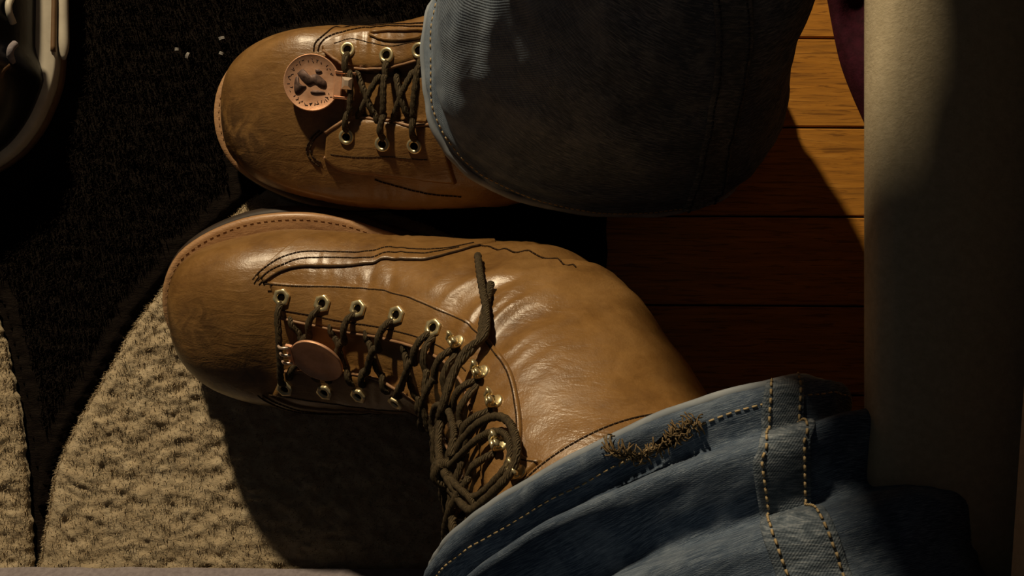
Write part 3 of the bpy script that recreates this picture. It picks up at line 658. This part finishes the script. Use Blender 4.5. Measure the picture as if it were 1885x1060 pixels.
# torn, frayed spot on the hem of the lower leg
fr = Acc()
def cpt(x, y, off):
    q = CL.hit(x, y); return CL.S(q[0], q[1], off)
spine = [(1122, 826), (1150, 832), (1180, 834), (1208, 822), (1236, 800), (1262, 790), (1284, 772)]
for k in range(150):
    t = random.random() * (len(spine) - 1.01); i = int(t); a_, b_ = np.array(spine[i]), np.array(spine[i + 1]); p = a_ + (b_ - a_) * (t - i)
    pts = []
    ang = random.uniform(0, 2 * PI); st_ = random.uniform(4, 9)
    for j in range(4):
        pts.append(cpt(p[0], p[1], .0012 + .0012 * random.random() + (.0015 if j in (1, 2) else 0))); ang += random.uniform(-1.1, 1.1); p = p + np.array([math.cos(ang), math.sin(ang)]) * st_
    fr.add(*tube(catmull(np.array(pts), 9), .00032, 4))
tag(fr.build('frayed_threads', MAT['fray'] if 'fray' in MAT else MAT['tan_thread'], legL), kind='stuff')
tear = CL.uv([(1205, 812), (1232, 792), (1258, 786), (1262, 798), (1240, 816), (1215, 826)]); cc_ = tear.mean(0); rg = resample(catmull(np.r_[tear, tear[:1]], 60), 31)[:-1]
make('tear', np.concatenate([CL.S(rg[:, 0], rg[:, 1], .0012), CL.S(cc_[0], cc_[1], .0012)[None]]), [(i, (i + 1) % 30, 30) for i in range(30)], MAT['hole'], legL)

# ------------------------------------------------------------------ seat at the right
def extr(profile, y0, y1, n=2, r=None):
    Pf = np.asarray(profile, float); k = len(Pf); Y = np.linspace(y0, y1, n); V = np.concatenate([np.c_[Pf[:, 0], np.full(k, y), Pf[:, 1]] for y in Y])
    f = grid_faces(n, k, wrap_m=True) + [list(range(k)), list(range((n - 1) * k, n * k))[::-1]]
    return V, f
sofa = empty('sofa', (.5, 0, 0), 'beige upholstered seat with straight front edge, mostly in shadow, at the right', 'sofa')
prof = catmull([(.62, .300), (.40, .302), (.20, .302), (.152, .3005), (.140, .297), (.1362, .290), (.1375, .280), (.146, .262), (.163, .238), (.19, .222), (.26, .215), (.62, .215)], 60)
make('seat_cushion', *extr(prof, -.8, .9, 40), MAT['sofa'], sofa)
make('seat_rail', *beveled_box(.30, .62, -.8, .9, .13, .2155, .004), MAT['darkwood'], sofa, smooth=False)
for y in (-.76, .82):
    make('leg', *beveled_box(.32, .37, y, y + .05, 0, .131, .003), MAT['darkwood'], sofa, smooth=False)
def pillow(cx, cy, w_, d_, h, z, rz, n=28):
    V = []; 
    for sgn in (1, -1):
        for i in range(n):
            for j in range(n):
                a_, b_ = i / (n - 1) * 2 - 1, j / (n - 1) * 2 - 1
                hh = (max(0, 1 - a_ ** 6) * max(0, 1 - b_ ** 6)) ** .4
                x, y = a_ * w_ / 2 * (1 - .015 * b_ * b_), b_ * d_ / 2 * (1 - .04 * a_ * a_); c_, s_ = math.cos(rz), math.sin(rz)
                V.append((cx + x * c_ - y * s_, cy + x * s_ + y * c_, z + sgn * hh * h / 2))
    f = grid_faces(n, n, flip=False) + [tuple(k + n * n for k in q) for q in grid_faces(n, n, flip=True)]
    for i in range(n - 1):
        for (a_, b_) in ((i, i + 1), (n * (n - 1) + i + 1, n * (n - 1) + i), (n * (i + 1), n * i), (n * i + n - 1, n * (i + 1) + n - 1)): f.append((b_, a_, a_ + n * n, b_ + n * n))
    return V, f
V, f = pillow(.3372, -.13, .345, .62, .075, .341, -.065)
tag(make('cushion', V, f, MAT['cushion'], None, base=(.33, -.13, .303)), 'beige cushion lying on the seat, its edge at the lower right border', 'cushion')

# ------------------------------------------------------------------ maroon cloth on the floor below the seat
n, k = 60, 60; V = []
Lp = resample(catmull(np.array([px(x, y, .012)[:2] for x, y in [(1515, -90), (1530, -20), (1545, 60), (1558, 115), (1578, 168), (1600, 218), (1618, 262), (1655, 330), (1700, 400)]]), 80), n)
for i in range(n):
    for j in range(k):
        t = j / (k - 1); x = Lp[i, 0] + (.33 - Lp[i, 0]) * t; y = Lp[i, 1]
        e = min(1, t * 9); e2 = min(1, (n - 1 - i) / 6, i / 4)
        hgt = .004 + .016 * math.sqrt(max(0, 1 - (1 - e) ** 2)) * (.6 + .5 * nz((x * 30, y * 45, 2)) + .35 * math.sin(x * 95 - y * 60)) * e2
        V.append((x, y, max(.0006, hgt if t > 0 else .0006)))
tag(make('maroon_cloth', V, grid_faces(n, k), MAT['maroon'], None, base=(.27, .15, 0)), 'dark maroon cloth lying on the wood floor against the seat front', 'cloth')

# ------------------------------------------------------------------ sneaker at the upper left
sn = empty('sneaker', (px(-80, -60, 0)[0], px(-80, -60, 0)[1], RUG_Z), 'black sneaker with white rubber sole edge at the upper left corner', 'shoe')
ZS = RUG_Z + .0035
half = [(-80, 322), (-40, 314), (0, 291), (32, 262), (60, 222), (82, 172), (92, 135), (95, 100), (96, 40), (97, -40), (97, -140), (90, -250), (76, -340), (40, -410), (-20, -445), (-80, -452)]
hp = resample(catmull(np.array(half, float), 200), 90); full = np.concatenate([hp, (hp * [-1, 1] + [-160, 0])[::-1][1:-1]])
def sneaker_ring(off, z):                 # off in pixels inwards
    T = norm(np.roll(full, -1, 0) - np.roll(full, 1, 0)); nn = np.stack([T[:, 1], -T[:, 0]], 1); c_ = full.mean(0); nn *= np.sign(((c_ - full) * nn).sum(1, keepdims=True))
    q = full + nn * np.broadcast_to(off, (len(full),))[:, None]; return np.array([px(x, y, .035) * [1, 1, 0] + [0, 0, z] for x, y in q])
nf = len(full); side = np.clip((150 - full[:, 1]) / 60, 0, 1)
def stack(rings, cap=True):
    f = grid_faces(len(rings), nf, wrap_m=True); 
    if cap: f += [list(range(nf))[::-1], list(range((len(rings) - 1) * nf, len(rings) * nf))]
    return np.concatenate(rings), f
make('outsole', *stack([sneaker_ring(3, ZS), sneaker_ring(0, ZS + .001), sneaker_ring(0, ZS + .008)]), MAT['gum'], sn)
bw = 15 + 22 * side
make('midsole', *stack([sneaker_ring(2, ZS + .008), sneaker_ring(0, ZS + .011), sneaker_ring(0, ZS + .017), sneaker_ring(3, ZS + .0185), sneaker_ring(bw, ZS + .0200)]), MAT['white'], sn)
rise = np.clip((260 - full[:, 1]) / 300, 0, 1)
def upring(off, z0_, zr): r_ = sneaker_ring(off, 0); r_[:, 2] = z0_ + zr * rise; return r_
make('upper', *stack([upring(bw - 3, ZS + .014, 0), upring(bw - 1, ZS + .022, .004), upring(bw + 12, ZS + .036, .014), upring(bw + 30, ZS + .044, .028), upring(bw + 46, ZS + .047, .038)]), MAT['black'], sn)
# pale foxing strip with a brown line, ending at the ball
ry = np.array([(104, y) for y in np.linspace(-200, 104, 40)], float)
Vs = np.array([px(x + 2 * math.sin(y * .01), y, .035) * [1, 1, 0] + [0, 0, ZS + .014] for x, y in ry])
make('foxing_strip', *tube(Vs, np.r_[np.full(36, .0034), .0032, .0028, .002, .001], 10), MAT['white'], sn)
ry = np.array([(94 - .02 * abs(y), y) for y in np.linspace(-200, 92, 30)], float)
make('foxing_line', *tube(np.array([px(x, y, .035) * [1, 1, 0] + [0, 0, ZS + .0190] for x, y in ry]), .0016, 6), MAT['gum'], sn)
for x0, y0, x1, y1, mt in ((16, -6, 20, 40, 'white'), (24, 78, 18, 112, 'greycloth'), (10, 118, -2, 150, 'gum')):
    p0, p1 = px(x0, y0, .062), px(x1, y1, .060); make('lace', *tube(catmull(np.array([p0 - [0, 0, .003], (p0 * 2 + p1) / 3 + [0, 0, .001], (p0 + p1 * 2) / 3 + [0, 0, .001], p1 - [0, 0, .003]]), 14), .0021, 8), MAT[mt], sn)

# ------------------------------------------------------------------ rugs
def blades(n, pts_fn, length, width, name, mat, parent, lean=.6):
    """short pile fibres: bent two-quad blades in one mesh"""
    V = []; Fc = []
    for i in range(n):
        p, nr = pts_fn()
        a = random.uniform(0, 2 * PI); d = np.array([math.cos(a), math.sin(a), 0]); s = np.array([-d[1], d[0], 0]) * width * .5
        L = length * random.uniform(.5, 1.2); t = nr + d * lean * random.uniform(.3, 1.3); t /= np.linalg.norm(t)
        m_ = p + nr * L * .45; e = m_ + t * L * .6; b = len(V)
        V += [p - s, p + s, m_ - s * .8, m_ + s * .8, e]; Fc += [(b, b + 1, b + 3, b + 2), (b + 2, b + 3, b + 4)]
    o = make(name, V, Fc, mat, parent); o['kind'] = 'stuff'; return o

# what stands on the pile presses it flat: underside of the soles
pv, pf = [], []
for o in scene.objects:
    if o.type == 'MESH' and o.parent is not None and o.name.split('.')[0] in ('outsole', 'welt', 'vamp', 'lace'):
        b_ = np.array(wloc(o)); k0 = len(pv); pv += [Vector(np.array(v.co) + b_) for v in o.data.vertices]; pf += [tuple(q + k0 for q in p.vertices) for p in o.data.polygons]
PRESS = BVHTree.FromPolygons(pv, pf)
def pressed(x, y):
    """lowest height of anything standing over (x, y)"""
    m_ = 9.0
    for dx, dy in ((0, 0), (.0022, 0), (-.0022, 0), (0, .0022), (0, -.0022)):
        h = PRESS.ray_cast(Vector((x + dx, y + dy, -.05)), Vector((0, 0, 1)))[0]
        if h is not None: m_ = min(m_, h.z)
    return m_
FL1 = ([(560, 318), (520, 332), (470, 360), (400, 420), (335, 480), (290, 538), (250, 590), (215, 648), (168, 728), (132, 790), (100, 862), (86, 930), (74, 1000), (63, 1060), (52, 1140)],
       [(575, 318), (600, 340), (690, 380), (800, 420), (900, 470), (960, 540), (985, 620), (990, 700), (985, 770), (980, 830), (980, 880), (980, 940), (980, 1000), (980, 1070), (980, 1140)])
FL2 = ([(-190, 560), (-190, 650), (-190, 740), (-190, 840), (-190, 940), (-190, 1040), (-190, 1140)], [(-15, 560), (5, 640), (28, 740), (42, 840), (50, 940), (56, 1030), (58, 1140)])
def rows(left, right):
    L = catmull(np.array([px(x, y, .012)[:2] for x, y in left]), 200); R = catmull(np.array([px(x, y, .012)[:2] for x, y in right]), 200)
    return np.r_[L, R[::-1]]
POLY = [rows(*FL1), rows(*FL2)]
def inside(pl, x, y):
    a_, b_ = pl, np.roll(pl, -1, 0); c_ = (a_[:, 1] > y) != (b_[:, 1] > y)
    with np.errstate(divide='ignore', invalid='ignore'): xi = a_[:, 0] + (y - a_[:, 1]) * (b_[:, 0] - a_[:, 0]) / (b_[:, 1] - a_[:, 1])
    return bool((c_ & (x < xi)).sum() % 2)
def under_fleece(x, y): return y < -.2 or any((pl[:, 0].min() - .01 < x < pl[:, 0].max() + .01 and pl[:, 1].min() - .01 < y < pl[:, 1].max() + .01) and (inside(pl, x, y) or np.min((pl[:, 0] - x) ** 2 + (pl[:, 1] - y) ** 2) < .0052 ** 2) for pl in POLY)
def rug_h(x, y): return RUG_Z + .0016 * fbm((x * 55, y * 190, 0), 3) + .001 * nz((x * 20, y * 20, 4))
rug = empty('dark_rug', (-.3, .1, 0), 'black-brown shaggy rug lying under both boots', 'rug')
nx, ny = 330, 380
xs = np.linspace(-.62, .062, nx); ys = np.linspace(-.42, .55, ny)
V = []; PZ = np.zeros((nx, ny))
for i, x in enumerate(xs):
    for j, y in enumerate(ys):
        e = min((.062 - x) / .012, 1, (x + .62) / .012, (y + .42) / .012, (.55 - y) / .012); xx = x + (.004 * nz((y * 40, 0, 1)) if i == nx - 1 else 0)
        z = rug_h(x, y) * max(0.06, e) ** .5; PZ[i, j] = min(.0024 if under_fleece(xx, y) else 9, pressed(xx, y) - .0007)
        V.append((xx, y, min(z, PZ[i, j])))
make('rug_base', V, grid_faces(nx, ny, flip=True), MAT['rug'], rug)
def rp():
    while True:
        x, y = random.uniform(-.40, .055), random.uniform(-.24, .24); a_, b_ = int((x - xs[0]) / (xs[1] - xs[0])), int((y - ys[0]) / (ys[1] - ys[0]))
        if PZ[max(0, a_ - 3):a_ + 5, max(0, b_ - 3):b_ + 5].min() > .019: break
    return np.array([x, y, rug_h(x, y) - .0005]), np.array([0, 0, 1.0])
blades(42000, rp, .0055, .0007, 'rug_pile', MAT['rug'], rug, 1.1)

def fleece(name, left, right, label, z0=.0084, hh=.0068, nu=230, nv=190, seed=0, fib=26000):
    L = np.array([px(x, y, 0.012)[:2] for x, y in left]); R = np.array([px(x, y, 0.012)[:2] for x, y in right])
    L = resample(catmull(L, 80), nu); R = resample(catmull(R, 80), nu)
    root = empty(name, (float((L[:, 0].mean() + R[:, 0].mean()) / 2), float(L[:, 1].mean()), z0), label, 'rug', None)
    P = np.zeros((nu, nv, 3)); G = np.zeros((nu, nv))
    for i in range(nu):
        for j in range(nv):
            s = j / (nv - 1); q = L[i] + (R[i] - L[i]) * s
            ds = min(s, 1 - s) * np.linalg.norm(R[i] - L[i]); dt = min(i, nu - 1 - i) * .0022
            e = min(ds, dt + .0005); h = hh * math.sqrt(max(0, 1 - (1 - min(1, e / .012)) ** 2))
            w_ = .35 + .65 * min(1, e / .01)
            c1 = noise.cell_vector(Vector((0, 0, 0)))
            b = fbm((q[0] * 95 + seed, q[1] * 120, 1.3), 3) * .0022 + abs(nz((q[0] * 70, q[1] * 100 + seed, 7))) * .0019 + .0012 * nz((q[0] * 260, q[1] * 300, seed))
            ed = .0016 * nz((i * .35, seed, j * .02)) * (1 - min(1, ds / .01))
            pz = pressed(q[0] + ed, q[1]) - .0007; G[i, j] = pz; P[i, j] = (q[0] + ed, q[1], min(pz, z0 - .003 + h + b * w_))
    make('fleece_top', P.reshape(-1, 3), grid_faces(nu, nv), MAT['fleece'], root)
    def fp():
        if random.random() < .12: i, j = random.randrange(1, nu - 1), random.choice([0, 1, 1, nv - 2])
        else: i, j = random.randrange(1, nu - 1), random.randrange(1, nv - 1)
        while G[max(0, i - 3):i + 4, max(0, j - 3):j + 4].min() < .022: i, j = random.randrange(1, nu - 1), random.randrange(1, nv - 1)
        return P[i, j] + np.array([random.uniform(-.0006, .0006), random.uniform(-.0006, .0006), -.0004]), np.array([-.5 if j < 3 else 0, 0, 1.0]) / (1.12 if j < 3 else 1)
    blades(fib, fp, .0030, .0005, 'fleece_pile', MAT['fleece'], root, 1.9)
    return root
fleece('fleece_rug', *FL1, 'cream fleece rug under the lower tilted boot, its toe shadow falling on it', seed=0)
fleece('fleece_rug', *FL2, 'narrow piece of cream fleece at the lower left edge, past the dark gap', seed=5, nu=150, nv=70, fib=9000)

# ------------------------------------------------------------------ grey cloth along the bottom border
n, k = 120, 14; V = []
for i in range(n):
    for j in range(k):
        t = j / (k - 1); x0 = -60 + i * 925 / (n - 1); a_ = px(x0, 1053 + 3 * sstep(200, 700, x0) + 3 * nz((i * .12, 0, 0)), .03); e = math.sqrt(max(0, 1 - (1 - min(1, t * 5)) ** 2))
        V.append((a_[0], a_[1] - .05 * t, .0185 + .011 * e + .0015 * nz((a_[0] * 60, t * 4, 0))))
tag(make('grey_cloth', V, grid_faces(n, k, flip=True), MAT['greycloth'], None, base=(-.15, -.2, .018)), 'grey cloth whose edge runs along the bottom border over the fleece', 'cloth')

# ------------------------------------------------------------------ lint on the dark rug
specs = [(343, 108, 347, 97, 'a double dash, second from the left'), (322, 91, 329, 91, 'smallest one, farthest left of the four'), (404, 97, 411, 100, 'lower one of the two nearest the boot toe'), (403, 72, 413, 69, 'slanted one, topmost of the four')]
for x0, y0, x1, y1, wd in specs:
    a_, b_ = px(x0, y0, .012), px(x1, y1, .012); d = norm(b_ - a_); pr = np.array([-d[1], d[0], 0]); acc = Acc()
    for q in range(3):
        o_ = pr * (q - 1) * .0007; acc.add(*tube(catmull(np.array([a_ + o_, (a_ + b_) / 2 + o_ + [0, 0, .0008], b_ + o_ * .8]), 8), .0003, 5))
    tag(acc.build('lint_fleck', MAT['lint'], None, base=(a_ + b_) / 2), 'pale lint fleck on the dark rug, ' + wd, 'lint', 'lint flecks on the dark rug')
